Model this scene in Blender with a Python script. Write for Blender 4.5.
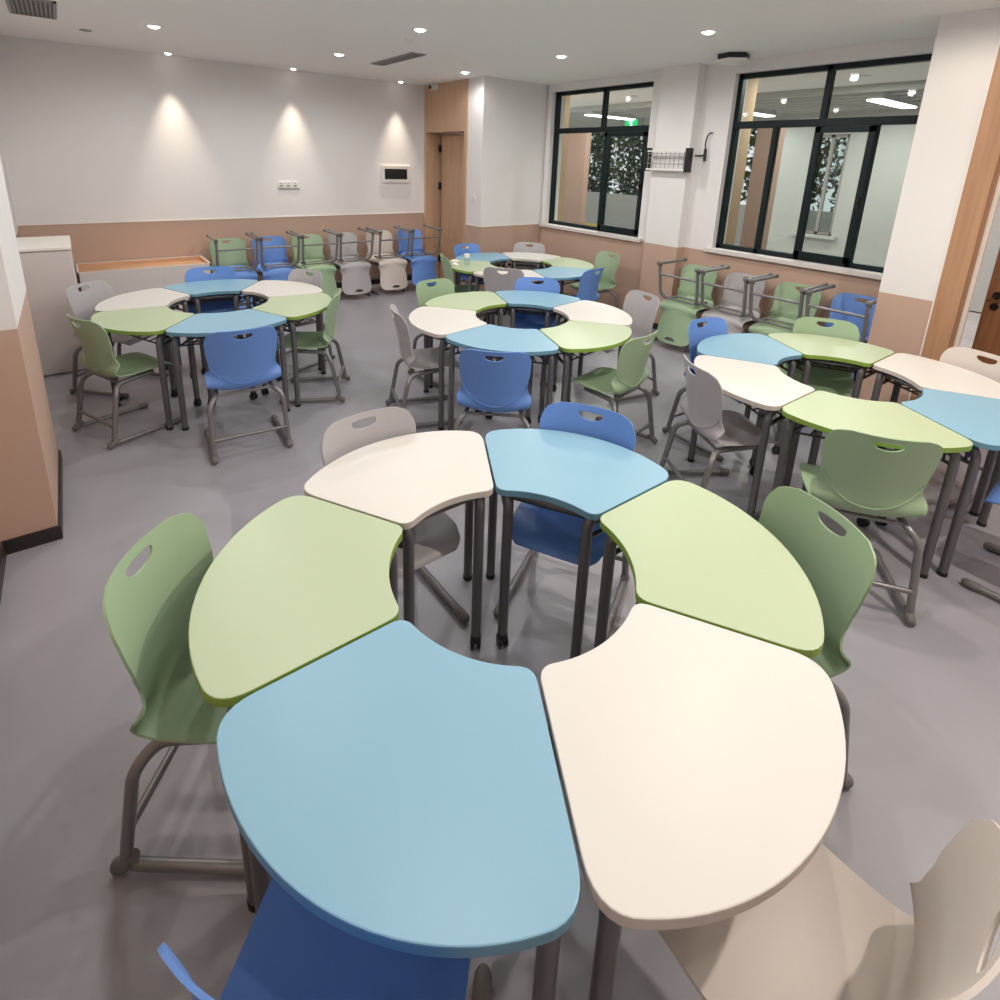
import bpy, bmesh, math, random
from mathutils import Vector, Matrix
from mathutils.geometry import delaunay_2d_cdt
for o in list(bpy.data.objects): bpy.data.objects.remove(o)
S = bpy.context.scene; COL = S.collection; PI = math.pi
random.seed(4)
# ------------------------------------------------------------------ camera
CAM_H, PITCH, ROLL, PHI, FPX = 1.9274, 0.27044, -0.03258, 0.64724, 553.44
def cam_axes():
    cp, sp = math.cos(PITCH), math.sin(PITCH); c, s = math.cos(ROLL), math.sin(ROLL)
    r = Vector((1, 0, 0)); d = Vector((0, -sp, -cp)); fw = Vector((0, cp, -sp))
    R = Matrix.Rotation(-PHI, 3, 'Z')
    return R @ (c*r + s*d), R @ (-s*r + c*d), R @ fw
r_, d_, f_ = cam_axes()
cd = bpy.data.cameras.new('camera'); cam = bpy.data.objects.new('camera', cd); COL.objects.link(cam)
m3 = Matrix((r_, -d_, -f_)).transposed()
cam.matrix_world = Matrix.Translation((0, 0, CAM_H)) @ m3.to_4x4()
cd.sensor_width = 36; cd.lens = FPX/1000*36; cd.shift_x = (500-489.06)/1000; cd.shift_y = (314.6-500)/1000
cd.clip_start = 0.02; cd.clip_end = 200
S.camera = cam
# ------------------------------------------------------------------ world and exposure
W = bpy.data.worlds.new('sky'); S.world = W; W.use_nodes = True
bg = W.node_tree.nodes['Background']; bg.inputs[0].default_value = (.98, .96, 1, 1); bg.inputs[1].default_value = 1.3
S.view_settings.view_transform = 'Standard'; S.view_settings.look = 'None'; S.view_settings.gamma = 1
S.view_settings.exposure = -0.10; S.view_settings.use_curve_mapping = False
LAMP_W, WASH_W = 44.0, 105.0
LAMP_COL, WARM_COL, WASH_COL = (1.0, .98, .96), (1.0, .90, .80), (1.0, .87, .70)
LAMP_GAIN = {10: 1.35, 13: 3.8, 12: 1.3, 9: .4, 14: .45, 11: .95, 8: .65, 5: .9, 1: .8, 2: .38, 3: .8, 0: .85}
H = 3.0
GRID = [(.82, 6.21), (2.58, 6.28), (4.23, 6.26), (2.62, 4.58), (4.30, 4.59), (4.37, 2.94), (.85, 4.56), (2.62, 2.93),
        (.85, 2.93), (4.40, 1.28), (2.65, 1.28), (.90, 1.28), (4.40, -.4), (2.65, -.4), (.90, -.4)]
# ------------------------------------------------------------------ materials
def srgb(r, g, b): return tuple(((c/255+.055)/1.055)**2.4 if c/255 > .04045 else c/255/12.92 for c in (r, g, b)) + (1,)
def mat(name, col, rough=.5, metal=0, spec=.5, noise=0, nscale=8, bump=0, bscale=200, emit=None, es=0, alpha=None):
    m = bpy.data.materials.new(name); m.use_nodes = True; N = m.node_tree.nodes; L = m.node_tree.links
    b = N['Principled BSDF']; b.inputs['Base Color'].default_value = col; b.inputs['Roughness'].default_value = rough
    b.inputs['Metallic'].default_value = metal; b.inputs['Specular IOR Level'].default_value = spec
    tc = N.new('ShaderNodeTexCoord')
    if noise:
        n = N.new('ShaderNodeTexNoise'); n.inputs['Scale'].default_value = nscale; n.inputs['Detail'].default_value = 6
        L.new(tc.outputs['Object'], n.inputs['Vector'])
        r = N.new('ShaderNodeValToRGB'); r.color_ramp.elements[0].position = .3; r.color_ramp.elements[1].position = .7
        r.color_ramp.elements[0].color = tuple(c*(1-noise) for c in col[:3])+(1,); r.color_ramp.elements[1].color = tuple(min(1, c*(1+noise)) for c in col[:3])+(1,)
        L.new(n.outputs['Fac'], r.inputs['Fac']); L.new(r.outputs['Color'], b.inputs['Base Color'])
    if bump:
        n = N.new('ShaderNodeTexNoise'); n.inputs['Scale'].default_value = bscale; L.new(tc.outputs['Object'], n.inputs['Vector'])
        bp = N.new('ShaderNodeBump'); bp.inputs['Strength'].default_value = bump; bp.inputs['Distance'].default_value = .002
        L.new(n.outputs['Fac'], bp.inputs['Height']); L.new(bp.outputs['Normal'], b.inputs['Normal'])
    if emit: b.inputs['Emission Color'].default_value = emit; b.inputs['Emission Strength'].default_value = es
    return m
def wood(name, c1, c2, axis=2, rough=.5):
    m = mat(name, c1, rough); N = m.node_tree.nodes; L = m.node_tree.links; b = N['Principled BSDF']
    tc = N.new('ShaderNodeTexCoord'); mp = N.new('ShaderNodeMapping'); sc = [14, 14, 14]; sc[axis] = .7; mp.inputs['Scale'].default_value = sc
    n = N.new('ShaderNodeTexNoise'); n.inputs['Scale'].default_value = 2.2; n.inputs['Detail'].default_value = 5; n.inputs['Distortion'].default_value = .6
    r = N.new('ShaderNodeValToRGB'); r.color_ramp.elements[0].position = .3; r.color_ramp.elements[1].position = .75
    r.color_ramp.elements[0].color = c1; r.color_ramp.elements[1].color = c2
    L.new(tc.outputs['Object'], mp.inputs[0]); L.new(mp.outputs[0], n.inputs['Vector']); L.new(n.outputs['Fac'], r.inputs[0]); L.new(r.outputs[0], b.inputs['Base Color'])
    return m
M = {}
M['wall'] = mat('wall_paint', srgb(232, 228, 226), .75, bump=.05)
M['ceiling'] = mat('ceiling_paint', srgb(246, 243, 240), .85)
M['wainscot'] = mat('tan_paint', srgb(193, 163, 145), .6, bump=.04)
M['white_line'] = mat('white_trim', srgb(238, 232, 224), .5)
M['wood'] = wood('door_veneer', srgb(190, 154, 124), srgb(206, 172, 142))
M['wood_dark'] = wood('casing_veneer', srgb(168, 126, 94), srgb(186, 144, 110))
M['wood_top'] = wood('bench_wood', srgb(196, 150, 116), srgb(218, 176, 140), 0)
M['wood_brown'] = wood('brown_door', srgb(136, 92, 62), srgb(160, 112, 78))
M['black'] = mat('black_plastic', srgb(22, 22, 24), .4)
M['dark'] = mat('baseboard_black', srgb(44, 38, 38), .4)
M['frame'] = mat('window_frame_green', srgb(10, 28, 30), .45, spec=.3)
M['white_plastic'] = mat('white_plastic', srgb(235, 232, 226), .35)
M['cabinet'] = mat('cabinet_white', srgb(218, 210, 206), .4)
M['grille'] = mat('grille_grey', srgb(150, 146, 142), .5)
M['steel'] = mat('chair_tube', srgb(132, 130, 130), .34, metal=.35)
M['leg'] = mat('desk_tube', srgb(108, 106, 108), .36, metal=.35)
M['cap'] = mat('foot_cap_grey', srgb(112, 108, 106), .55)
M['wire'] = mat('wire_dark', srgb(72, 70, 72), .4, metal=.3)
M['glow'] = mat('lamp_glow', (1, 1, 1, 1), .5, emit=(1, .95, .9, 1), es=9)
M['chair_green'] = mat('shell_green', srgb(156, 180, 146), .42, spec=.4, bump=.08, bscale=500)
M['chair_blue'] = mat('shell_blue', srgb(104, 144, 212), .42, spec=.4, bump=.08, bscale=500)
M['chair_grey'] = mat('shell_grey', srgb(178, 174, 176), .42, spec=.4, bump=.08, bscale=500)
M['chair_white'] = mat('shell_white', srgb(206, 196, 188), .42, spec=.4, bump=.08, bscale=500)
M['top_blue'] = mat('top_blue', srgb(138, 180, 202), .38, spec=.4, bump=.03, bscale=300)
M['top_green'] = mat('top_green', srgb(184, 198, 164), .38, spec=.4, bump=.03, bscale=300)
M['top_white'] = mat('top_white', srgb(220, 216, 210), .38, spec=.4, bump=.03, bscale=300)
M['edge_blue'] = mat('edge_blue', srgb(106, 150, 172), .45)
M['edge_green'] = mat('edge_green', srgb(136, 166, 70), .45)
M['edge_white'] = mat('edge_white', srgb(205, 196, 188), .45)
M['tan_out'] = mat('tan_render', srgb(176, 148, 118), .8)
M['brown_out'] = mat('brown_render', srgb(160, 132, 118), .8)
M['pale_out'] = mat('pale_render', srgb(186, 186, 182), .8)
M['ground'] = mat('paving', srgb(184, 180, 178), .8, noise=.1, nscale=3)
M['yellow'] = mat('yellow_paint', srgb(226, 190, 60), .6)
M['foliage'] = mat('foliage', srgb(62, 82, 52), .7, noise=.5, nscale=9)
M['green_sign'] = mat('exit_green', srgb(20, 150, 90), .4, emit=srgb(20, 190, 110), es=1.6)
M['sign_white'] = mat('exit_white', (1, 1, 1, 1), .4, emit=(1, 1, 1, 1), es=2)
M['tube_light'] = mat('tube_glow', (1, 1, 1, 1), .5, emit=(1, 1, .97, 1), es=7)
# floor: grey sheet flooring with faint mottling
M['floor'] = mat('floor_sheet', srgb(157, 155, 162), .36, spec=.6, noise=.05, nscale=1.6, bump=.03, bscale=60)
def glass(name, tint, fac=.08):
    m = bpy.data.materials.new(name); m.use_nodes = True; N = m.node_tree.nodes; L = m.node_tree.links; N.clear()
    t = N.new('ShaderNodeBsdfTransparent'); t.inputs[0].default_value = tint; g = N.new('ShaderNodeBsdfGlossy'); g.inputs['Roughness'].default_value = .02
    f = N.new('ShaderNodeFresnel'); f.inputs[0].default_value = 1.5; mx = N.new('ShaderNodeMixShader'); o = N.new('ShaderNodeOutputMaterial')
    ge = N.new('ShaderNodeNewGeometry'); mt = N.new('ShaderNodeMath'); mt.operation = 'SUBTRACT'; mt.inputs[0].default_value = 1; L.new(ge.outputs['Backfacing'], mt.inputs[1]); mu = N.new('ShaderNodeMath'); mu.operation = 'MULTIPLY'; L.new(f.outputs[0], mu.inputs[0]); L.new(mt.outputs[0], mu.inputs[1]); L.new(mu.outputs[0], mx.inputs[0]); L.new(t.outputs[0], mx.inputs[1]); L.new(g.outputs[0], mx.inputs[2]); L.new(mx.outputs[0], o.inputs[0]); return m
M['glass'] = glass('window_glass', (.80, .85, .83, 1))
M['bottle_glass'] = glass('bottle_clear', (.88, .92, .95, 1))
# ------------------------------------------------------------------ mesh helpers
class MB:
    def __init__(s): s.v = []; s.f = []; s.mi = []
    def add(s, vs, fs, mi=0):
        o = len(s.v); s.v += [tuple(v) for v in vs]; s.f += [[i+o for i in f] for f in fs]; s.mi += [mi]*len(fs); return s
    def box(s, x0, x1, y0, y1, z0, z1, mi=0):
        return s.add([(x0,y0,z0),(x1,y0,z0),(x1,y1,z0),(x0,y1,z0),(x0,y0,z1),(x1,y0,z1),(x1,y1,z1),(x0,y1,z1)],
                     [(0,3,2,1),(4,5,6,7),(0,1,5,4),(1,2,6,5),(2,3,7,6),(3,0,4,7)], mi)
    def prism(s, pts, z0, z1, mi=0, side=None):
        n = len(pts); b = [(p[0], p[1], z0) for p in pts]+[(p[0], p[1], z1) for p in pts]
        s.add(b, [list(range(n))[::-1], list(range(n, 2*n))], mi)
        o = len(s.v)-2*n; fs = [[o+i, o+(i+1) % n, o+n+(i+1) % n, o+n+i] for i in range(n)]
        s.f += fs; s.mi += [mi if side is None else side]*n; return s
    def tube(s, pts, r, n=12, mi=0, closed=False, flat=None):
        pts = [Vector(p) for p in pts]; k = len(pts); up = None; rings = []
        for i, p in enumerate(pts):
            if closed: t = pts[(i+1) % k]-pts[i-1]
            else: t = pts[min(i+1, k-1)]-pts[max(i-1, 0)]
            t.normalize()
            if up is None:
                up = Vector((0, 0, 1)) if abs(t.z) < .9 else Vector((0, 1, 0))
            up = (up-t*up.dot(t)).normalized(); sd = t.cross(up)
            rr = r[i] if isinstance(r, (list, tuple)) else r
            rings.append([p+(sd*math.cos(2*PI*j/n)+up*math.sin(2*PI*j/n)*(flat or 1))*rr for j in range(n)])
        vs = [v for g in rings for v in g]; fs = []
        for i in range(k if closed else k-1):
            a, b = i*n, ((i+1) % k)*n
            fs += [[a+j, a+(j+1) % n, b+(j+1) % n, b+j] for j in range(n)]
        if not closed: fs += [list(range(n))[::-1], [(k-1)*n+j for j in range(n)]]
        return s.add(vs, fs, mi)
    def lathe(s, prof, n=20, c=(0, 0, 0), mi=0):
        vs = []; fs = []
        for (r, z) in prof: vs += [(c[0]+r*math.cos(2*PI*j/n), c[1]+r*math.sin(2*PI*j/n), c[2]+z) for j in range(n)]
        k = len(prof)
        for i in range(k-1): fs += [[i*n+j, i*n+(j+1) % n, (i+1)*n+(j+1) % n, (i+1)*n+j] for j in range(n)]
        fs += [list(range(n))[::-1], [(k-1)*n+j for j in range(n)]]
        return s.add(vs, fs, mi)
    def build(s, name, mats, parent=None, smooth=0, bevel=0, seg=2):
        me = bpy.data.meshes.new(name); me.from_pydata(s.v, [], s.f); me.validate()
        for m in (mats if isinstance(mats, list) else [mats]): me.materials.append(m)
        if len(me.polygons) == len(s.mi): me.polygons.foreach_set('material_index', s.mi)
        bm = bmesh.new(); bm.from_mesh(me); bmesh.ops.recalc_face_normals(bm, faces=bm.faces); bm.to_mesh(me); bm.free()
        if smooth:
            me.polygons.foreach_set('use_smooth', [True]*len(me.polygons)); me.set_sharp_from_angle(angle=math.radians(smooth))
        o = bpy.data.objects.new(name, me); COL.objects.link(o)
        if parent: o.parent = parent
        if bevel:
            b = o.modifiers.new('bevel', 'BEVEL'); b.width = bevel; b.segments = seg; b.limit_method = 'ANGLE'; b.angle_limit = math.radians(40)
        return o
def smooth_path(pts, n=6):
    P = [Vector(p) for p in pts]; out = []
    for i in range(len(P)-1):
        a, b, c, d = P[max(i-1, 0)], P[i], P[i+1], P[min(i+2, len(P)-1)]
        for j in range(n):
            t = j/n; out.append(.5*((2*b)+(c-a)*t+(2*a-5*b+4*c-d)*t*t+(3*b-a-3*c+d)*t**3))
    out.append(P[-1]); return out
def fillet(pts, r, n=6):
    # round the inner corners of an open polyline
    P = [Vector(p) for p in pts]; out = [P[0]]
    for i in range(1, len(P)-1):
        a, b, c = P[i-1], P[i], P[i+1]; rr = min(r, (a-b).length*.49, (c-b).length*.49)
        p, q = b+(a-b).normalized()*rr, b+(c-b).normalized()*rr
        for j in range(n+1):
            t = j/n; out.append(p*(1-t)**2+b*2*t*(1-t)+q*t*t)
    out.append(P[-1]); return out
def empty(name, loc, rz=0, rx=0):
    o = bpy.data.objects.new(name, None); o.empty_display_size = .1; COL.objects.link(o)
    o.location = loc; o.rotation_euler = (rx, 0, rz); return o
def tag(o, label=None, cat=None, group=None, kind=None):
    if label: o['label'] = label
    if cat: o['category'] = cat
    if group: o['group'] = group
    if kind: o['kind'] = kind
    return o
def struct(mb, name, mats, label=None, bevel=0, parent=None, smooth=0):
    o = mb.build(name, mats, parent, bevel=bevel, smooth=smooth)
    if not parent: o['kind'] = 'structure'; o['label'] = label or name.replace('_', ' '); o['category'] = name.split('_')[0]
    return o
def kids(o): return [c for c in bpy.data.objects if c.parent == o]
def copy_tree(o, parent=None):
    c = o.copy(); COL.objects.link(c)
    if parent: c.parent = parent
    for k in kids(o): copy_tree(k, c)
    return c
# ================================================================== ROOM
XL, XW, XD, XP, YB, YC, YF = -.49, 5.70, 4.58, 5.04, 7.9, 6.33, -3.0
WB, WR = 1.09, 1.03     # wainscot heights
mb = MB().box(XL-.2, 5.2, YF-.2, YB+.2, -.1, 0).box(5.2, 5.95, 1.2, YB+.2, -.1, 0).build('floor', M['floor']); tag(mb, 'grey sheet floor', 'floor', kind='structure')
o = MB().box(XL-.2, 5.95, YF-.2, YB+.2, H, H+.15).build('ceiling', M['ceiling']); tag(o, 'white painted ceiling', 'ceiling', kind='structure')
def two(mb, x0, x1, y0, y1, w, z0=0, z1=H):   # wall piece, tan below w and white above
    if z0 < w: mb.box(x0, x1, y0, y1, z0, min(w, z1), 1)
    if z1 > w: mb.box(x0, x1, y0, y1, max(w, z0), z1, 0)
    return mb
WM = [M['wall'], M['wainscot']]
struct(two(MB(), XL-.2, XD+.02, YB, YB+.2, WB), 'wall_back', WM, 'long back wall, white over a tan band')
lw = two(MB(), XL-.2, XL, YF, YB, WR); struct(lw, 'wall_left', WM, 'left wall, white over tan')
struct(two(MB(), XL, -.27, 3.22, 4.12, 1.12), 'wall_pier', WM, 'square pier standing out from the left wall')
struct(MB().box(XL-.2, 5.2, YF-.2, YF, 0, H), 'wall_front', WM, 'wall behind the viewpoint')
# window wall with two openings
W1 = (4.48, 6.22, 1.05, 2.90); W2 = (1.60, 3.45, 1.07, 2.88)
rw = MB(); X0, X1 = XW, 5.95
for (a, b) in ((YC-.02, W1[1]), (W1[0], W2[1]), (W2[0], 1.5)): two(rw, X0, X1, min(a, b), max(a, b), WR)
for w in (W1, W2): two(rw, X0, X1, w[0], w[1], WR, 0, w[2]); two(rw, X0, X1, w[0], w[1], WR, w[3], H)
struct(rw, 'wall_right', WM, 'window wall, white over tan')
struct(two(MB(), 5.58, XW, 3.81, 4.28, WR), 'wall_pilaster', WM, 'shallow pilaster between the two windows')
struct(two(MB(), XP, 5.95, 1.21, 1.57, WR), 'wall_pillar', WM, 'deep pillar beside the open doorway')
# doorway wall right
dw = MB(); two(dw, XP, 5.2, YF, -.10, WR); struct(dw, 'wall_doorway', WM, 'wall beyond the right doorway')
# corner block with the recessed wood door
cb = MB(); two(cb, XD, X1, YC, 6.69, WR); two(cb, 4.86, X1, 6.69, YB+.2, WR); two(cb, XD, 4.86, YB-.04, YB+.2, WR)
struct(cb, 'wall_corner', WM, 'boxed corner between door and window wall')
tl = .012
t = MB().box(XL, XD, YB-.008, YB, WB, WB+tl); struct(t, 'trim_1', M['white_line'], 'thin white line above tan band on back wall')
t = MB().box(XD-.008, XD, YC-.008, 6.69, WR, WR+tl).box(XD-.008, XW, YC-.008, YC, WR, WR+tl); struct(t, 'trim_2', M['white_line'], 'thin white line around boxed corner')
t = MB().box(XP-.008, XP, 1.205, 1.215, 0, H); struct(t, 'trim_3', M['white_line'], 'white edge strip between pillar and door casing')
# baseboards
def bb(name, boxes, label):
    m = MB()
    for b in boxes: m.box(*b, 0, .075)
    struct(m, name, M['dark'], label)
bb('baseboard_left', [(XL, XL+.012, YF, 3.22), (XL, -.258, 3.208, 3.22), (-.27, -.258, 3.22, 4.13), (XL, XL+.012, 4.13, 5.86)], 'black baseboard of the left wall')
bb('baseboard_back', [(1.37, XD, YB-.012, YB)], 'black baseboard of the back wall')
bb('baseboard_right', [(XW-.012, XW, 4.28, YC), (5.568, 5.58, 3.81, 4.28), (XW-.012, XW, 1.57, 3.81), (XP-.012, XP, 1.22, 1.57), (XP, XW, 1.57, 1.582), (XD-.012, XD, YC, 6.69), (XD, XW, YC-.012, YC)], 'black baseboard of the window wall')
# ---- windows
def window(idx, w, vert_up, verts_low, sash, label):
    y0, y1, z0, z1 = w; xf = XW+.07
    root = MB(); F = .05; D = .07; tz = 2.375
    def vb(y, a, b, wd=F): root.box(xf, xf+D, y-wd/2, y+wd/2, a, b)
    root.box(xf, xf+D, y0, y1, z0, z0+F); root.box(xf, xf+D, y0, y1, z1-F, z1); root.box(xf, xf+D, y0, y0+F, z0, z1); root.box(xf, xf+D, y1-F, y1, z0, z1)
    root.box(xf-.005, xf+D, y0+.01, y1-.01, tz-.035, tz+.035)
    vb(vert_up, tz, z1)
    for y in verts_low: vb(y, z0, tz, .045)
    r = empty('window_%d' % idx, (0, 0, 0)); tag(r, label, 'window', kind='structure')
    root.build('window_frame', M['frame'], r, bevel=.004)
    for (a, b) in sash:
        s = MB(); x = xf-.028; q = .055
        s.box(x, x+.03, a, b, z0+.04, z0+.04+q); s.box(x, x+.03, a, b, tz-.04-q, tz-.04); s.box(x, x+.03, a, a+q, z0+.04, tz-.04); s.box(x, x+.03, b-q, b, z0+.04, tz-.04)
        so = s.build('sliding_sash', M['frame'], r, bevel=.003)
        MB().box(x-.02, x, a+.012, a+.036, 1.62, 1.72).box(x-.04, x-.02, a+.018, a+.03, 1.66, 1.70).build('window_latch', M['black'], so, bevel=.002)
    MB().box(xf+.03, xf+.036, y0+.03, y1-.03, z0+.03, z1-.03).build('glass_pane', M['glass'], r)
    MB().box(XW-.05, xf, y0-.07, y1+.07, z0-.045, z0-.002).build('window_sill', M['cabinet'], r, bevel=.004)
    return r
window(1, W1, 5.30, [5.20], [(4.53, 5.22)], 'left window onto the walkway, dark green frame')
window(2, W2, 2.56, [2.99, 2.57, 2.10], [(2.08, 2.59)], 'wide right window onto the walkway, dark green frame')
# ---- back-corner wood door (recessed)
d1 = empty('door_1', (XD, 7.3, 0)); tag(d1, 'pale wood door set deep in the far corner', 'door', kind='structure')
def rel(mb, name, m, par, **k):
    o = mb.build(name, m, par, **k); o.location = -Vector(par.location); return o
pn = MB().box(XD-.012, XD, 6.69, 7.86, 2.32, H-.001).box(XD-.012, XD, 7.80, 7.86, 0, 2.32).box(XD-.012, XD, 6.69, 6.76, 0, 2.32)
pn.box(XD, 4.83, 7.80, 7.86, 0, 2.32).box(XD, 4.83, 6.69, 6.76, 0, 2.32).box(XD, 4.83, 6.76, 7.80, 2.32, 2.36).box(XD,4.84,6.69,7.86,2.36,H-.001)
rel(pn, 'door_casing', M['wood'], d1)
lf = rel(MB().box(4.815, 4.855, 6.77, 7.765, .01, 2.29), 'door_leaf', M['wood'], d1, bevel=.003)
for z in (.35, 1.52, 2.09):
    h = MB().box(4.785, 4.815, 7.745, 7.795, z-.055, z+.055).build('hinge', M['black'], lf, bevel=.004)
# ---- right doorway: casing and open leaf
d2 = empty('door_2', (XP, .5, 0)); tag(d2, 'open doorway at right with pale wood casing and brown leaf', 'door', kind='structure')
cs = MB().box(XP-.012, 5.2, 1.06, 1.205, 0, H-.001).box(XP-.012, 5.2, -.10, .04, 0, H-.001).box(XP-.012, 5.2, .04, 1.06, 2.36, H-.001)
rel(cs, 'door_casing', M['wood_dark'], d2, bevel=.003)
rel(MB().box(5.17, 5.215, 1.035, 1.06, 0, 2.36).box(5.17, 5.215, .04, .065, 0, 2.36), 'jamb_strip', M['white_line'], d2)
hx, hy = 5.22, .09; ex, ey = 5.57, 1.02
u = Vector((ex-hx, ey-hy, 0)).normalized(); nrm = Vector((-u.y, u.x, 0)); Lf = math.hypot(ex-hx, ey-hy)
def leafbox(a0, a1, b0, b1, z0, z1):
    pts = [Vector((hx, hy, 0))+u*a+nrm*b for a, b in ((a0, b0), (a1, b0), (a1, b1), (a0, b1))]
    return MB().prism([(p.x, p.y) for p in pts], z0, z1)
l2 = rel(leafbox(0, Lf, -.02, .02, .01, 2.34), 'door_leaf', M['wood_brown'], d2, bevel=.002)
hn = MB()
for z in (1.07, .985):
    c = Vector((hx, hy, z))+u*(Lf-.075)
    hn.tube([c+nrm*.02, c+nrm*.032], .028, 16)
c = Vector((hx, hy, 1.07))+u*(Lf-.075)
hn.tube(fillet([c+nrm*.03, c+nrm*.075, c+nrm*.075-u*.12], .015), .010, 10)
hn.build('door_handle', M['black'], l2, smooth=40)
# ================================================================== OUTSIDE THE WINDOWS
struct(MB().box(5.2, 30, -14, 1.2, -.12, -.02).box(5.95, 30, 1.2, 34, -.12, -.02), 'floor_walkway', M['ground'], 'pale paving of the walkway outside')
sl = MB().box(5.2, 12.6, -10, 1.2, H, H+.15).box(5.95, 12.6, 1.2, 22, H, H+.15)
struct(sl, 'ceiling_walkway', M['ceiling'], 'ceiling over the walkway outside the windows')
sl = MB()
for i in range(12): sl.box(8.2+i*.36, 8.28+i*.36, -4, 16, H-.09, H)
struct(sl, 'trim_4', M['pale_out'], 'white slats under the walkway ceiling')
for i, (x0, x1, y0, y1) in enumerate(((6.05, 6.35, 6.52, 6.95), (6.05, 6.35, 3.56, 3.74))):
    struct(MB().box(x0, x1, y0, y1, 0, H), 'wall_outer_pier', M['tan_out'], 'tan outer pier beside %s window' % ('left', 'right')[i])
for i, (x0, x1, y0, y1) in enumerate(((7.5, 7.62, 7.23, 7.72), (7.5, 7.62, 3.80, 4.12))):
    struct(MB().box(x0, x1, y0, y1, -.02, 2.55), 'wall_outer_column', M['brown_out'], 'brown column seen through %s window' % ('left', 'right')[i])
ow = MB().box(10.6, 10.8, -4, 4.2, 0, H).box(10.6, 10.8, 4.2, 4.75, 0, .85).box(10.6, 10.8, 4.2, 4.75, 2.55, H).box(10.6, 10.8, 4.75, 5.3, 0, H).box(10.6, 12.6, -4, -3.8, 0, H)
struct(ow, 'wall_opposite', M['pale_out'], 'pale wall across the walkway')
w3 = empty('window_3', (0, 0, 0)); tag(w3, 'small window in the pale wall across the walkway', 'window', kind='structure')
MB().box(10.64, 10.7, 4.2, 4.75, .85, .9).box(10.64, 10.7, 4.2, 4.75, 2.5, 2.55).box(10.64, 10.7, 4.2, 4.25, .85, 2.55).box(10.64, 10.7, 4.7, 4.75, .85, 2.55).box(10.64, 10.7, 4.45, 4.5, .85, 2.55).build('window_frame', M['grille'], w3)
MB().box(10.5, 10.64, 4.1, 4.85, .80, .85).build('window_sill', M['pale_out'], w3)
MB().box(10.668, 10.672, 4.22, 4.73, .87, 2.53).build('glass_pane', M['glass'], w3)
struct(MB().box(14.6, 14.8, 4.8, 24, -.02, 1.0), 'wall_garden', M['pale_out'], 'low pale garden wall outside')
struct(MB().box(13.3, 13.8, 8, 16, -.02, .04), 'trim_5', M['yellow'], 'yellow kerb line on the paving outside')
def shrub(x, y, z0, z1, r, label):
    me = MB(); rnd = random.Random(int(x*31+y*17))
    for i in range(4200):
        a = rnd.random()*2*PI; h = rnd.random(); rr = r*(.3+.7*rnd.random())*math.sin(PI*min(.98, .12+h*.88))**.5
        c = Vector((x+math.cos(a)*rr, y+math.sin(a)*rr, z0+(z1-z0)*h)); s = .06+.08*rnd.random()
        e1 = Vector((rnd.uniform(-1, 1), rnd.uniform(-1, 1), rnd.uniform(-1, 1))).normalized()*s; e2 = Vector((rnd.uniform(-1, 1), rnd.uniform(-1, 1), rnd.uniform(-1, 1))).normalized()*s*.6
        me.add([c-e1, c+e2, c+e1, c-e2], [(0, 1, 2, 3)])
    root = empty('tree', (x, y, 0)); f = me.build('foliage', M['foliage'], root); f.location = (-x, -y, 0); f['kind'] = 'stuff'
    MB().tube([(0, 0, -.02), (.03, 0, (z0+z1)/2)], .09, 8).build('trunk', M['brown_out'], root, smooth=60)
    tag(root, label, 'tree', 'dark trees beyond the walkway'); return root
tl_ = ['behind the low garden wall, seen in the left window pane', 'dense tree behind the low garden wall, second from left', 'dense tree seen through middle of left window', 'dark tree seen behind the exit sign', 'dark tree at right edge of left window', 'tree glimpsed left of the brown column in the right window']
for i, (x, y) in enumerate(((16.4, 18.0), (16.2, 15.5), (16.4, 13.0), (16.2, 10.5), (16.5, 8.0), (16.2, 5.5))):
    shrub(x, y, .3, 4.6, 1.22, ('dark leafy tree ' if i == 0 else '')+tl_[i])
ex_ = empty('exit_sign', (10.0, 8.33, 2.80)); tag(ex_, 'green running-man exit sign hanging outside the left window', 'exit sign')
MB().box(-.02, .02, -.30, .30, -.10, .10).build('sign_housing', M['grille'], ex_)
MB().box(-.028, -.02, -.17, .17, -.09, .09).build('sign_panel', M['green_sign'], ex_)
rm = MB().tube([(-.03, .02, .08), (-.03, .02, .079)], .02, 8).tube([(-.03, .02, .06), (-.03, -.01, -.01), (-.03, .05, -.08)], .012, 6).tube([(-.03, -.01, -.01), (-.03, -.06, -.06)], .012, 6).tube([(-.03, .06, .02), (-.03, .015, .045), (-.03, -.05, .03)], .009, 6)
rm.build('running_figure', M['sign_white'], ex_)
MB().box(-.01, .01, -.2, .2, .10, .12).build('hanger', M['grille'], ex_)
def area(name, loc, w, sx, sy, col, spread=None, par=None):
    l = bpy.data.lights.new(name, 'AREA'); l.energy = w; l.shape = 'RECTANGLE'; l.size = sx; l.size_y = sy; l.color = col
    o = bpy.data.objects.new(name, l); COL.objects.link(o); o.location = loc
    if par: o.parent = par
    return o
for i, (x0, x1, y) in enumerate(((8.2, 9.5, 7.92), (8.45, 9.7, 3.15), (9.2, 10.1, 5.35), (9.5, 10.9, 11.5))):
    r = empty('linear_light', ((x0+x1)/2, y, H-.14)); tag(r, ['glowing strip light seen in the left window above the exit sign', 'glowing strip light at right in the wide window', 'glowing strip light at left in the wide window', 'short strip light far along the walkway'][i], 'light')
    L = (x1-x0)/2
    MB().box(-L, L, -.10, .10, -.01, .14).build('housing', M['pale_out'], r)
    MB().box(-L+.01, L-.01, -.09, .09, -.03, -.01).build('diffuser', M['tube_light'], r)
    area('lamp', (0, 0, -.05), 22, 2*L, .16, (1, 1, .97), par=r)
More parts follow.
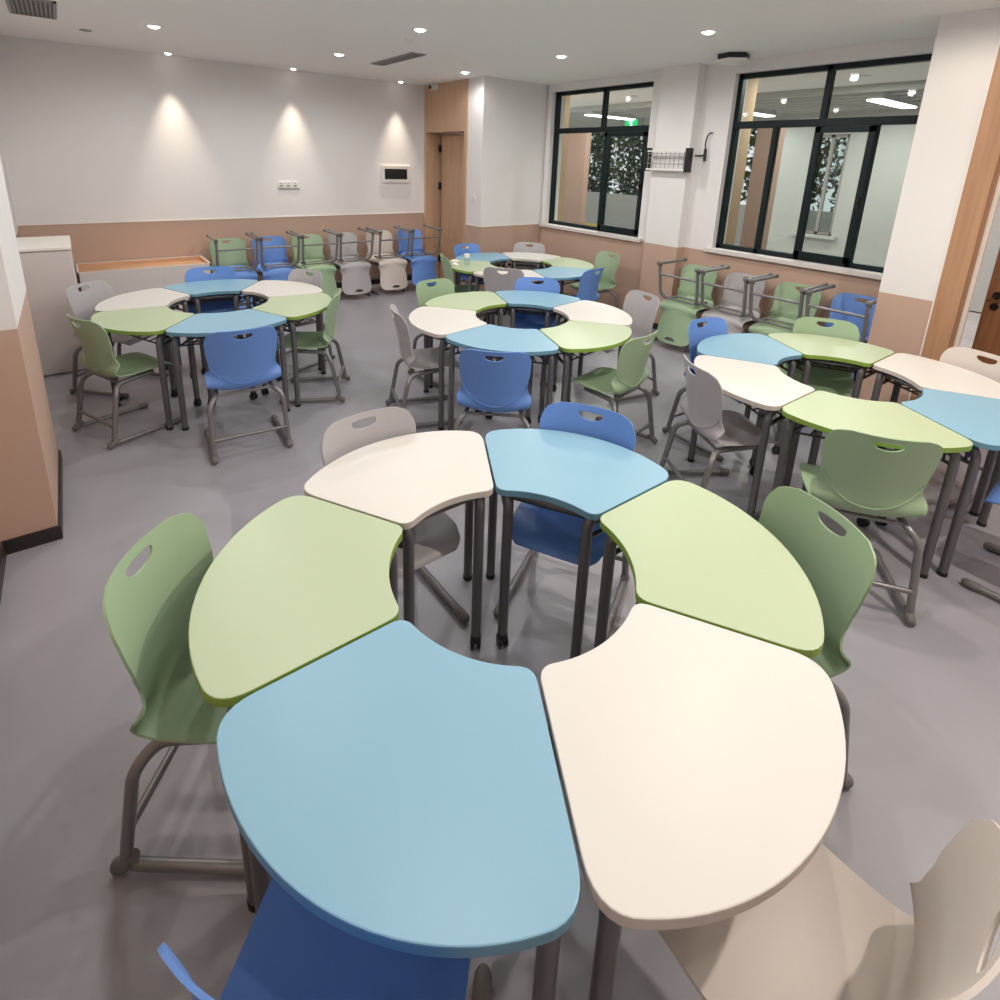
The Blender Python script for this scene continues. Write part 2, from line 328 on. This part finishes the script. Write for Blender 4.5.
for i, (x, y) in enumerate(((7.45, 6.25), (7.49, 2.97), (9.7, 3.45), (9.4, 9.9), (6.75, 6.5), (6.75, 3.2), (7.2, 8.9))):  # the two above the windows are added, unseen, to brighten the brown columns
    r = empty('outdoor_downlight', (x, y, H-.09 if x > 8 else H)); tag(r, ['round light outside, high in the left window', 'round light outside, high in the wide window', 'round light beside a strip light in the wide window', 'round light far outside at left window edge', 'added fill light outside, unseen above the left window', 'added fill light outside, unseen above the right window', 'round light outside beyond the brown column'][i], 'light')
    MB().lathe([(.0, -.012), (.07, -.012), (.07, -.004)], 20).build('diffuser', M['glow'], r)
    MB().lathe([(.07, -.014), (.09, -.012), (.09, 0), (.07, 0)], 20).build('ring', M['white_plastic'], r, smooth=40)
    area('lamp', (0, 0, -.02), (26, 26, 20, 26, 60, 34, 40)[i], .12, .12, (1, .95, .9), par=r)
# ================================================================== CEILING FIXTURES
GL = ['round ceiling spotlight at far left near the air grille', 'round ceiling spotlight in the middle of the far row', 'round ceiling spotlight just in front of the corner door', 'round ceiling spotlight beside the smoke detector', 'round ceiling spotlight above the left window', 'large round ceiling spotlight left of the hexagonal device']
def downlight(x, y, label, watts, col, angle, blend, r0=.045, glow=True, tilt=None, rad=.04):
    r = empty('ceiling_spotlight', (x, y, H)); tag(r, label, 'ceiling light', 'round recessed ceiling spotlights')
    MB().lathe([(r0, -.003), (r0+.004, -.007), (r0+.016, -.006), (r0+.018, 0), (r0, 0)], 24).build('trim_ring', M['white_plastic'], r, smooth=50)
    MB().lathe([(.001, -.022), (r0*.5, -.019), (r0*.85, -.011), (r0, -.003)], 24).build('lens', M['glow'], r, smooth=60)
    l = bpy.data.lights.new('lamp', 'SPOT'); l.energy = watts; l.color = col; l.spot_size = math.radians(angle); l.spot_blend = blend; l.shadow_soft_size = rad
    o = bpy.data.objects.new('lamp', l); COL.objects.link(o); o.parent = r; o.location = (0, 0, -.045)
    if tilt: o.rotation_euler = tilt
    return r
for i, (x, y) in enumerate(GRID):
    downlight(x, y, GL[i] if i < 6 else 'round ceiling spotlight ' + ['above the left desk ring', 'above the nearer edge of the middle desk ring', 'above the open floor left of the nearest ring', 'above the right desk ring by the pillar', 'above the floor between the nearest and right rings', 'straight above the nearest desk ring', 'near the right doorway, behind the right ring', 'behind the off-white chair at bottom right', 'behind the blue chair at bottom left'][i-6], LAMP_W*LAMP_GAIN.get(i, 1), WARM_COL if i in (9, 10, 12, 13) else LAMP_COL, 178, .55, .05)
for i, (x, y) in enumerate(((1.13, 7.73), (2.55, 7.73), (4.10, 7.73))):
    downlight(x, y, ['small wall-washing spotlight nearest the left end of the back wall', 'small wall-washing spotlight over the wall sockets', 'small wall-washing spotlight over the fuse box'][i], WASH_W, WASH_COL, 50, 1.0, .035, rad=.02)
g = empty('air_grille', (-.03, 6.15, H)); g.scale = (.78, .85, 1); tag(g, 'square ceiling air grille with dark slats, top left corner', 'air vent')
MB().box(-.2, .2, -.42, -.39, -.012, 0).box(-.2, .2, .39, .42, -.012, 0).box(-.2, -.17, -.42, .42, -.012, 0).box(.17, .2, -.42, .42, -.012, 0).build('frame', M['grille'], g)
MB().box(-.17, .17, -.39, .39, -.002, -.001).build('duct_opening', M['black'], g)
for k in range(9):
    x = -.15+k*.0375; MB().add([(x-.010, -.39, -.004), (x-.010, .39, -.004), (x+.006, .39, -.012), (x+.006, -.39, -.012)], [(0, 1, 2, 3)]).build('slat', M['grille'], g)
g = empty('air_slot', (3.17, 6.07, H)); tag(g, 'long narrow grey ceiling air slot near the smoke detector', 'air vent')
MB().box(-.09, .09, -.50, .50, -.010, 0).build('frame', M['grille'], g)
for k in range(4): MB().box(-.066+k*.036, -.042+k*.036, -.48, .48, -.014, -.010).build('slat', mat('slot_dark', srgb(110, 106, 104), .5) if k == 0 else bpy.data.materials['slot_dark'], g)
g = empty('smoke_detector', (2.70, 4.94, H)); tag(g, 'round white smoke detector on the ceiling', 'smoke detector')
MB().lathe([(.055, 0), (.055, -.018), (.045, -.026)], 24).build('base', M['white_plastic'], g, smooth=40)
MB().lathe([(.040, -.026), (.040, -.042), (.024, -.052), (0, -.052)], 24).build('sensor_head', M['white_plastic'], g, smooth=40)
g = empty('sprinkler', (.34, 6.92, H)); tag(g, 'tiny ceiling plate beside the air grille', 'ceiling plate')
MB().lathe([(.05, 0), (.05, -.006), (.03, -.010)], 20).build('plate', M['grille'], g, smooth=40)
g = empty('wireless_access_point', (5.37, 3.30, H)); tag(g, 'hexagonal ceiling device with black rim by the window wall', 'ceiling device')
hexa = [(.15*math.cos(PI/3*k+.3), .15*math.sin(PI/3*k+.3)) for k in range(6)]
MB().prism(hexa, -.050, 0).build('black_rim', M['black'], g, bevel=.004)
MB().prism([(a*1.12, b*1.12) for a, b in hexa], -.078, -.050).build('cover', M['white_plastic'], g, bevel=.008)
g = empty('security_camera', (XD-.02, 7.50, 2.955)); tag(g, 'small white security camera above the corner door', 'camera')
MB().tube([(.008, 0, 0), (-.03, 0, 0)], .045, 18).build('mount', M['white_plastic'], g, smooth=40)
MB().tube([(-.03, 0, -.005), (-.11, -.01, -.015)], .042, 18).build('body', M['white_plastic'], g, smooth=40)
MB().tube([(-.11, -.01, -.015), (-.122, -.011, -.016)], .030, 18).build('lens', M['black'], g, smooth=40)
# ================================================================== WALL FIXTURES
for i in range(3):
    x = 2.345+i*.095; g = empty('wall_socket', (x, YB, 1.53)); tag(g, ['leftmost white socket plate on the back wall', 'middle white socket plate on the back wall', 'rightmost white socket plate on the back wall'][i], 'socket', 'white sockets on the back wall')
    MB().box(-.044, .044, -.010, 0, -.044, .044).build('plate', M['white_plastic'], g, bevel=.003)
    MB().box(-.02, .02, -.013, -.010, -.028, -.006).box(-.006, .006, -.013, -.010, .008, .024).build('holes', M['grille'], g)
MB_ = MB().box(2.31, 2.60, YB-.006, YB, 1.462, 1.478).build('cable_cover', M['grille']); tag(MB_, 'thin grey strip under the back wall sockets', 'strip')
g = empty('fuse_box', (4.077, YB, 1.69)); tag(g, 'white fuse box with dark window on the back wall', 'fuse box')
MB().box(-.235, .235, -.025, 0, -.13, .13).build('case', M['white_plastic'], g, bevel=.006)
MB().box(-.19, .19, -.032, -.025, -.075, .075).build('dark_window', M['black'], g, bevel=.004)
MB().box(-.215, .215, -.028, -.025, .085, .112).build('cover_line', M['cabinet'], g)
g = empty('light_switch', (XD, 6.50, 1.42)); tag(g, 'small white switch plate on the boxed corner', 'switch')
MB().box(-.010, 0, -.044, .044, -.044, .044).build('plate', M['white_plastic'], g, bevel=.003)
MB().box(-.014, -.010, -.022, .022, -.03, .03).build('rocker', M['cabinet'], g, bevel=.002)
# wall rack on the pilaster
g = empty('wall_rack', (5.58, 4.05, 2.0)); tag(g, 'wire wall rack with black ends on the pilaster between windows', 'rack')
for s in (-1, 1): MB().box(-.09, 0, s*.275-.022, s*.275+.022, -.125, .135).build('end_bracket', M['black'], g, bevel=.006)
wr = MB()
for k in range(9): wr.tube([(-.08, -.24+k*.06, -.09), (-.08, -.24+k*.06, .09)], .004, 6)
for z in (-.04, .02, .07): wr.tube([(-.08, -.26, z), (-.08, .26, z)], .004, 6)
wr.build('wire_front', M['grille'], g)
MB().box(-.09, 0, -.255, .255, -.115, -.095).build('shelf', M['white_plastic'], g, bevel=.004)
MB().box(-.09, -.075, -.255, .255, .09, .105).build('top_rail', M['white_plastic'], g, bevel=.003)
g = MB().tube(smooth_path([(XW-.012, 3.80, 2.06), (XW-.02, 3.72, 2.06), (XW-.03, 3.66, 2.09), (XW-.03, 3.68, 2.18), (XW-.025, 3.66, 2.28), (XW-.012, 3.62, 2.30)], 6), .007, 8).tube([(XW-.03, 3.67, 2.13), (XW-.03, 3.665, 2.00)], .016, 8).build('loose_cable', M['black'], smooth=50)
tag(g, 'short loose black cable on wall right of wire rack', 'cable')
# ================================================================== CABINET AND BENCH
g = empty('storage_cabinet', (-.25, 5.87, 0)); tag(g, 'white storage cabinet beyond the left pier', 'cabinet')
MB().box(-.235, .205, .02, .78, .0, 1.09).build('body', M['cabinet'], g, bevel=.003)
MB().box(-.237, .210, -.012, .79, 1.09, 1.115).build('top_board', M['white_line'], g, bevel=.004)
MB().box(-.232, .198, 0, .02, .012, 1.083).build('door', M['cabinet'], g, bevel=.003)
g = empty('planter_bench', (.62, 7.55, 0)); tag(g, 'long white box bench with wood-lined top against back wall', 'bench')
bx = MB(); a, b, c0, c1, zt = -.66, .655, -.28, .33, .64
bx.box(a, b, c0, c0+.02, 0, zt); bx.box(b-.02, b, c0, c1, 0, zt); bx.box(a, a+.02, c0, c1, 0, zt); bx.box(a, b, c1-.02, c1, 0, zt)
bx.build('box_panel', M['cabinet'], g, bevel=.003)
MB().box(a+.02, b-.02, c0+.02, c1-.02, zt-.08, zt-.05).build('wood_inlay', M['wood_top'], g)
MB().box(b-.03, b-.02, c0+.02, c1-.02, zt-.05, zt-.005).box(a+.02, b-.03, c1-.03, c1-.02, zt-.05, zt-.005).build('wood_lining', M['wood_top'], g)
# ================================================================== DESKS
RO, KB, RI = .8335, .0647, .371
def desk_outline(shrink=0.0, gap=.004):
    a = PI/6; ro, ri = RO, RI
    def outer(t): return (ro+KB*(1-(t/a)**2)-shrink)
    def pt(r, t): return Vector((r*math.cos(t), r*math.sin(t), 0))
    gp = gap+shrink; pts = []
    dO, dI = .085, .05
    def seam(r, s):  # point on side edge at radius r, side s
        t = s*(a-math.asin(gp/r)); return pt(r, t)
    def bez(p, c, q, n=7): return [p*(1-i/n)**2+c*2*(i/n)*(1-i/n)+q*(i/n)**2 for i in range(n+1)]
    # inner arc, from -a to a
    ti = a-dI/ri; to = a-dO/ro
    inner = [pt(ri+shrink, -ti+2*ti*i/14) for i in range(15)]
    outerp = [pt(outer(to-2*to*i/22), to-2*to*i/22) for i in range(23)]
    pts += inner[:-1]
    pts += bez(inner[-1], seam(ri+shrink, 1), seam(ri+dI*.9, 1))
    pts += bez(seam(ro-dO*.9, 1), seam(ro+.012-shrink, 1), outerp[0])
    pts += outerp[1:-1]
    pts += bez(outerp[-1], seam(ro+.012-shrink, -1), seam(ro-dO*.9, -1))
    pts += bez(seam(ri+dI*.9, -1), seam(ri+shrink, -1), inner[0])[:-1]
    return [(p.x, p.y) for p in pts]
def make_desk():
    r = empty('student_desk', (0, 0, 0))
    top = MB(); o = desk_outline(); top.prism(o, .722, .750, 0, 1)
    t = top.build('tabletop', [M['top_blue'], M['edge_blue']], r, bevel=.003)
    a = PI/6
    for s in (1, -1):
        def L(rad, z, off=.055): th = s*(a-math.asin(off/rad)); return (rad*math.cos(th), rad*math.sin(th), z)
        mid = .58
        lo = MB().tube(fillet([L(.795, .012), L(.795, .700), L(mid, .700)], .07), .0205, 14).build('leg', M['leg'], r, smooth=50)
        MB().lathe([(.023, 0), (.023, .02)], 14, L(.795, 0)).build('foot_glide', M['black'], lo, smooth=50)
        li = MB().tube(fillet([L(.405, .06), L(.405, .700), L(mid, .700)], .05), .0205, 14).build('leg', M['leg'], r, smooth=50)
        c = Vector(L(.405, .026)); cs = MB()
        ax = Vector((-.6, .8*s, 0)).normalized()
        cs.tube([c-ax*.020, c-ax*.006], .026, 18).tube([c+ax*.006, c+ax*.020], .026, 18).tube([c-ax*.022, c+ax*.022], .010, 10)
        cs.lathe([(.022, .038), (.022, .066), (.012, .072)], 14, (c.x, c.y, 0))
        cs.build('caster', M['black'], li, smooth=50)
        MB().tube([L(.43, .615), L(.77, .615)], .009, 8).build('side_rail', M['leg'], r, smooth=50)
    def X(rad, s, off=.06): th = s*(a-math.asin(off/rad)); return Vector((rad*math.cos(th), rad*math.sin(th), 0))
    # book basket hung under the top
    bk = MB()
    for rad, z in ((.50, .640), (.62, .628), (.745, .616)):
        p, q = X(rad, -1), X(rad, 1); bk.tube([(p.x, p.y, z), (q.x, q.y, z)], .006, 6)
    for k in range(9):
        f = k/8; p = X(.50, -1).lerp(X(.50, 1), f); q = X(.745, -1).lerp(X(.745, 1), f)
        bk.tube([(p.x, p.y, .642), (q.x, q.y, .618)], .005, 6)
    for sg in (-1, 1):
        for rad in (.50, .60, .745):
            p = X(rad, sg); bk.tube([(p.x, p.y, .692), (p.x, p.y, .615)], .006, 6)
    bk.build('book_basket', M['wire'], r, smooth=60)
    p, q = X(.44, -1, .055), X(.44, 1, .055)
    MB().tube([(p.x, p.y, .695), (q.x, q.y, .695)], .013, 8).build('crossbar', M['leg'], r, smooth=50)
    p, q = X(.70, -1, .055), X(.70, 1, .055)
    MB().tube([(p.x, p.y, .695), (q.x, q.y, .695)], .013, 8).build('crossbar', M['leg'], r, smooth=50)
    return r
desk0 = make_desk(); used = [False]
def deskmap(c): return {'top_blue': M['top_'+c], 'edge_blue': M['edge_'+c]}
def place(proto, flag, loc, rz, rx, remap):
    if not flag[0]: flag[0] = True; o = proto
    else: o = copy_tree(proto)
    for k in [o]+kids(o)+[c for kk in kids(o) for c in kids(kk)]:
        if k.type == 'MESH':
            names = [m.name for m in k.data.materials]
            for nm, sl in zip(names, k.material_slots):
                if nm in remap: sl.link = 'OBJECT'; sl.material = remap[nm]
    o.location = loc; o.rotation_euler = (rx, 0, rz); return o
RINGS = [
 ('nearest desk ring', (.9427, 1.0912), 1.0515, ['blue', 'green', 'white', 'blue', 'green', 'white'],
  ['far right', 'right', 'lower right', 'lower left', 'left', 'far left']),
 ('left desk ring by the bench', (.8808, 4.8357), 1.9757, ['blue', 'white', 'green', 'blue', 'green', 'white'],
  ['back', 'back right', 'right', 'front', 'front left', 'back left']),
 ('middle desk ring', (2.7795, 3.2408), 1.1989, ['blue', 'white', 'green', 'blue', 'white', 'green'],
  ['back', 'back right', 'front right', 'front', 'left', 'back left']),
 ('farthest desk ring near the corner door', (4.2558, 5.0292), 1.2099, ['white', 'green', 'blue', 'white', 'green', 'blue'],
  ['back', 'right', 'front right', 'front', 'left', 'back left']),
 ('right desk ring beside the pillar', (3.6106, 1.1940), 1.0489, ['green', 'white', 'blue', 'green', 'white', 'blue'],
  ['back', 'back right', 'right', 'front', 'left', 'back left']),
]
for nm, (cx, cy), th, cols, wh in RINGS:
    for k in range(6):
        a = th-(k+.5)*PI/3
        o = place(desk0, used, (cx, cy, 0), a, 0, deskmap(cols[k]))
        tag(o, '%s fan-shaped desk at the %s of the %s' % (cols[k], wh[k], nm), 'desk', 'desks of the '+nm)
# ================================================================== CHAIRS
PROF = [(.540, .422), (.520, .446), (.44, .455), (.34, .446), (.24, .434), (.175, .433), (.135, .450), (.114, .495), (.104, .57), (.088, .66), (.066, .76), (.040, .868)]
def make_shell():
    P3 = smooth_path([(0, y, z) for y, z in PROF], 8); acc = [0]
    for i in range(1, len(P3)): acc.append(acc[-1]+(P3[i]-P3[i-1]).length)
    LT = acc[-1]
    def C(s):
        s = max(0, min(LT, s))
        for i in range(1, len(acc)):
            if s <= acc[i]+1e-9:
                f = (s-acc[i-1])/(acc[i]-acc[i-1]); p = P3[i-1].lerp(P3[i], f); t = (P3[i]-P3[i-1]).normalized(); return p, t
        return P3[-1], (P3[-1]-P3[-2]).normalized()
    # arc length of a given height on the back
    def s_at(z):
        for i in range(len(acc)):
            if P3[i].z > z and P3[i].y < .14: return acc[i]
        return LT
    sh = s_at(.50)   # hinge
    knots = [(0, .150), (.03, .185), (.10, .208), (.20, .216), (sh-.09, .218), (sh-.035, .225), (sh-.005, .229), (sh+.022, .224), (sh+.050, .208), (sh+.085, .199), (sh+.14, .202), (sh+.21, .212), (sh+.29, .217), (LT-.06, .212), (LT-.025, .197), (LT-.008, .172), (LT, .140)]
    def hw(s):
        for i in range(1, len(knots)):
            if s <= knots[i][0]+1e-9:
                a, b = knots[i-1], knots[i]; f = (s-a[0])/(b[0]-a[0]); f2 = f*f*(3-2*f) if i in (5, 10, 11) else f; return a[1]+(b[1]-a[1])*f2
        return knots[-1][1]
    ss = [LT*i/70 for i in range(71)]
    outline = [(hw(s), s) for s in ss]+[(-hw(s), s) for s in reversed(ss)]
    top = [( .140-.28*i/12, LT) for i in range(1, 12)]; outline = outline[:71]+top+outline[71:]
    outline += [(-.150+.30*i/12, 0) for i in range(1, 12)]
    hz = s_at(.822); hole = []
    for i in range(13):   # flat top, round bottom
        t = PI*i/12; hole.append((-.058*math.cos(t), hz-.034*math.sin(t)**.8))
    hole += [(.050, hz+.006), (.03, hz+.007), (0, hz+.007), (-.03, hz+.007), (-.050, hz+.006)]
    pts = [Vector((a, b)) for a, b in outline]; n0 = len(pts); e = [(i, (i+1) % n0) for i in range(n0)]
    hp = [Vector((a, b)) for a, b in hole]; e += [(n0+i, n0+(i+1) % len(hp)) for i in range(len(hp))]; pts += hp
    def inside(p, poly):
        c = False; j = len(poly)-1
        for i in range(len(poly)):
            if (poly[i][1] > p[1]) != (poly[j][1] > p[1]) and p[0] < (poly[j][0]-poly[i][0])*(p[1]-poly[i][1])/(poly[j][1]-poly[i][1])+poly[i][0]: c = not c
            j = i
        return c
    for i in range(1, 46):
        s = LT*i/46; w = hw(s)-.012
        for j in range(-9, 10):
            x = w*j/9
            p = (x, s)
            if inside(p, [(a*1.15, hz+(b-hz)*1.25) for a, b in hole]): continue
            pts.append(Vector(p))
    vs, _, fs, _, _, _ = delaunay_2d_cdt(pts, e, [], 0, 1e-6)
    def sm(a, b, x): x = max(0, min(1, (x-a)/(b-a))); return x*x*(3-2*x)
    def mp(x, s, off=0):
        p, t = C(s); nrm = Vector((0, -t.z, t.y))   # up/forward side of the shell
        if nrm.z < 0 and s < sh-.1: nrm = -nrm
        nrm = Vector((0, t.z, -t.y)) if t.z > .2 else Vector((0, abs(t.z), abs(t.y)))
        kb = sm(sh-.06, sh+.05, s)
        seat = (.5+.9*sm(.15, sh-.05, s))*(1-kb*.45)*x*x*.62*sm(-.05, .12, s)*(1-sm(sh+.03, sh+.16, s))
        back = kb*x*x*1.3
        q = p+Vector((x, 0, 0)); q.z += seat; q.y += back
        return q+nrm*off
    F = []
    for f in fs:
        c = sum((vs[i] for i in f), Vector((0, 0)))/len(f)
        if inside(c, outline) and not inside(c, hole): F.append(list(f))
    return [mp(v.x, v.y) for v in vs], F, mp, sh, LT, hz, hole, hw
def make_chair():
    r = empty('student_chair', (0, 0, 0))
    V, F, mp, sh, LT, hz, hole, hw = make_shell()
    s = MB().add(V, F).build('seat_shell', M['chair_blue'], r, smooth=80)
    md = s.modifiers.new('solid', 'SOLIDIFY'); md.thickness = .007; md.offset = 0
    bv = s.modifiers.new('split', 'EDGE_SPLIT'); bv.split_angle = math.radians(50)
    # raised U line on the rear face of the back
    U = []
    for i in range(33):
        t = -1+2*i/32; t = math.sin(t*PI/2); x = .196*t; ss = sh-.012+.15*(1-math.sqrt(max(0, 1-t*t)))
        q = mp(x, ss); U.append((q.x, q.y-.004, q.z-.002))
    MB().tube(U, .0042, 6).build('back_rib', M['chair_blue'], s, smooth=60)
    hr = [mp(a*1.05, hz+(b-hz)*1.08) for a, b in hole]
    MB().tube([(p.x, p.y, p.z) for p in hr], .0042, 6, closed=True).build('handle_rim', M['chair_blue'], s, smooth=60)
    for sx in (-1, 1):
        path = fillet([(sx*.160, .40, .424), (sx*.175, .16, .412), (sx*.224, .115, .365), (sx*.231, .052, .030), (sx*.226, .51, .022)], .045, 8)
        lg = MB().tube(path, .0165, 12).build('leg', M['steel'], r, smooth=60)
        MB().tube([(sx*.231, .080, .060), (sx*.231, .052, .034), (sx*.231, .024, .020), (sx*.231, .016, .018)], [.0175, .0215, .0195, .014], 12).build('rear_foot', M['cap'], lg, smooth=60)
        MB().tube([(sx*.226, .455, .0215), (sx*.226, .47, .0215), (sx*.226, .515, .0215), (sx*.226, .527, .020)], [.017, .0212, .0212, .013], 12).build('front_foot', M['cap'], lg, smooth=60)
    MB().tube([(-.229, .070, .145), (.229, .070, .145)], .0125, 12).build('stretcher', M['steel'], r, smooth=60)
    br = MB()
    for y in (.17, .33): br.tube([(-.165, y, .412), (.165, y, .412)], .010, 10)
    br.build('seat_bracket', M['steel'], r, smooth=60)
    return r
chair0 = make_chair(); cused = [False]
def chairmap(c): return {'shell_blue': M['chair_'+c]}
CH = [
 ('green', (-0.023, 1.634, -0.652), 'green student chair at left of the nearest desk ring, handle toward the floor space'),
 ('grey', (0.888, 2.099, -1.54), 'pale grey student chair behind the white far left desk of the nearest ring'),
 ('blue', (1.821, 1.58, 3.635), 'blue student chair behind the blue far right desk of the nearest ring'),
 ('green', (1.897, 0.539, 2.73), 'dark green student chair at right side of the nearest ring'),
 ('blue', (0.032, 0.464, 0.79), 'blue student chair cut off at the bottom left edge of the photo'),
 ('white', (.955, -.085, 1.58), 'off-white student chair cut off at the bottom right corner'),
 ('blue', (0.752, 3.493, 1.492), 'blue student chair in front of the left desk ring, back to the viewer'),
 ('green', (-0.118, 4.322, 0.405), 'green student chair at front left of the left desk ring'),
 ('grey', (-0.046, 5.517, -0.782), 'grey student chair between the left desk ring and white cabinet'),
 ('blue', (0.999, 5.829, 4.576), 'blue student chair tucked between left desk ring and white bench'),
 ('grey', (1.811, 5.234, 3.581), 'grey student chair at back right of the left desk ring, near stacked chairs'),
 ('green', (1.704, 4.194, 2.655), 'green student chair at right of the left desk ring, facing left'),
 ('blue', (1.825, 2.356, 0.85), 'blue student chair in front of the middle desk ring, back to the viewer'),
 ('grey', (1.741, 3.549, -0.32), 'grey student chair at left of the middle desk ring, seen side-on'),
 ('green', (2.552, 4.329, -1.454), 'green student chair at back left of the middle desk ring'),
 ('blue', (3.538, 3.912, 3.922), 'blue student chair between the middle and farthest desk rings'),
 ('grey', (3.97, 2.896, 2.916), 'grey student chair right of the middle desk ring beside a green hanging chair'),
 ('green', (2.931, 2.078, 1.725), 'green student chair at front right of the middle desk ring'),
 ('grey', (3.459, 4.385, 0.73), 'dark grey student chair in front of the farthest desk ring'),
 ('blue', (4.418, 3.89, 1.783), 'blue student chair at front right of the farthest desk ring'),
 ('green', (5.437, 4.603, 2.993), 'green student chair standing against the window wall right of farthest ring'),
 ('grey', (5.042, 5.79, 3.95), 'grey student chair behind the farthest desk ring below the boxed corner'),
 ('blue', (4.087, 6.055, -1.478), 'blue student chair behind the farthest ring in front of the wood door'),
 ('green', (3.302, 5.389, -0.378), 'green student chair at left of the farthest ring, seen edge-on'),
 ('green', (2.581, 0.628, 0.607), 'olive green student chair in front of the right desk ring, back to the viewer'),
 ('grey', (2.653, 1.675, -0.522), 'grey student chair at left of the right desk ring'),
 ('blue', (3.599, 2.224, -1.656), 'blue student chair at back left of the right desk ring'),
 ('green', (4.486, 1.707, 3.702), 'pale green student chair behind the back desk of the right ring'),
 ('white', (4.528, 0.724, 2.829), 'off-white student chair at right edge in front of the doorway'),
 ('blue', (3.5, -0.118, 1.604), 'dark blue student chair half out of the photo at the right edge'),
]
for c, (x, y, a), lab in CH:
    o = place(chair0, cused, (x, y, 0), a-PI/2, 0, chairmap(c)); tag(o, lab, 'chair', 'chairs around the desk rings')
# stacked pairs along the back wall: lower upright, upper turned over on its seat
BS = [(1.545, 'green', 'blue'), (2.055, 'blue', 'blue'), (2.565, 'green', 'green'), (3.075, 'grey', 'grey'), (3.65, 'white', 'white'), (4.165, 'blue', 'blue')]
on = ['first', 'second', 'third', 'fourth', 'fifth', 'sixth']
for i, (x, a, b) in enumerate(BS):
    o = place(chair0, cused, (x, 7.735, 0), -PI/2-PI/2, 0, chairmap(a)); tag(o, '%s chair standing upright under another, %s from left along back wall' % (a, on[i]), 'chair', 'upright chairs along the back wall')
    o = place(chair0, cused, (x, 7.035, .952), -PI/2-PI/2, PI, chairmap(b)); tag(o, '%s chair turned upside down on a seat, %s from left along back wall' % (b, on[i]), 'chair', 'upturned chairs along the back wall')
RS = [(3.47, 3.385, 'green', 'green'), (2.93, 2.87, 'grey', 'grey'), (2.39, 2.355, 'green', 'green'), (1.86, 1.842, 'blue', 'blue')]
on2 = ['leftmost', 'second from left', 'third from left', 'nearest the pillar']
for i, (y, y2, a, b) in enumerate(RS):
    o = place(chair0, cused, (5.665, y, 0), PI-PI/2, 0, chairmap(a)); tag(o, '%s chair standing upright under the right window, %s' % (a, on2[i]), 'chair', 'upright chairs under the right window')
    o = place(chair0, cused, (4.965, y2, .952), PI-PI/2, PI, chairmap(b)); tag(o, '%s chair turned upside down under the right window, %s' % (b, on2[i]), 'chair', 'upturned chairs under the right window')
# ================================================================== SMALL THINGS
g = empty('water_bottle', (3.62, 5.25, .75)); tag(g, 'clear plastic water bottle on the farthest ring green desk', 'bottle')
MB().lathe([(.028, 0), (.033, .006), (.033, .06), (.030, .07), (.033, .08), (.033, .14), (.026, .17), (.013, .19), (.013, .20)], 20).build('body', M['bottle_glass'], g, smooth=50)
MB().lathe([(.033, 0), (.0335, .001), (.0335, .05), (.033, .051)], 20, (0, 0, .085)).build('wrapper', M['white_plastic'], g, smooth=50)
MB().lathe([(.015, .198), (.015, .215)], 16).build('cap', M['white_plastic'], g, smooth=50)
def crumple(x, y, r, label, seed):
    bm = bmesh.new(); bmesh.ops.create_icosphere(bm, subdivisions=3, radius=r); rnd = random.Random(seed)
    for v in bm.verts: v.co *= rnd.uniform(.75, 1.15); v.co.z = max(0, v.co.z*.45+.012)
    me = bpy.data.meshes.new('crumpled_tissue'); bm.to_mesh(me); bm.free(); me.materials.append(M['white_line'])
    o = bpy.data.objects.new('crumpled_tissue', me); COL.objects.link(o); o.location = (x, y, .75); tag(o, label, 'tissue')
crumple(3.60, 5.47, .05, 'crumpled white tissue on green desk, left of bottle', 3)
crumple(3.49, 5.30, .042, 'smaller crumpled white tissue on green desk in front of bottle', 5)
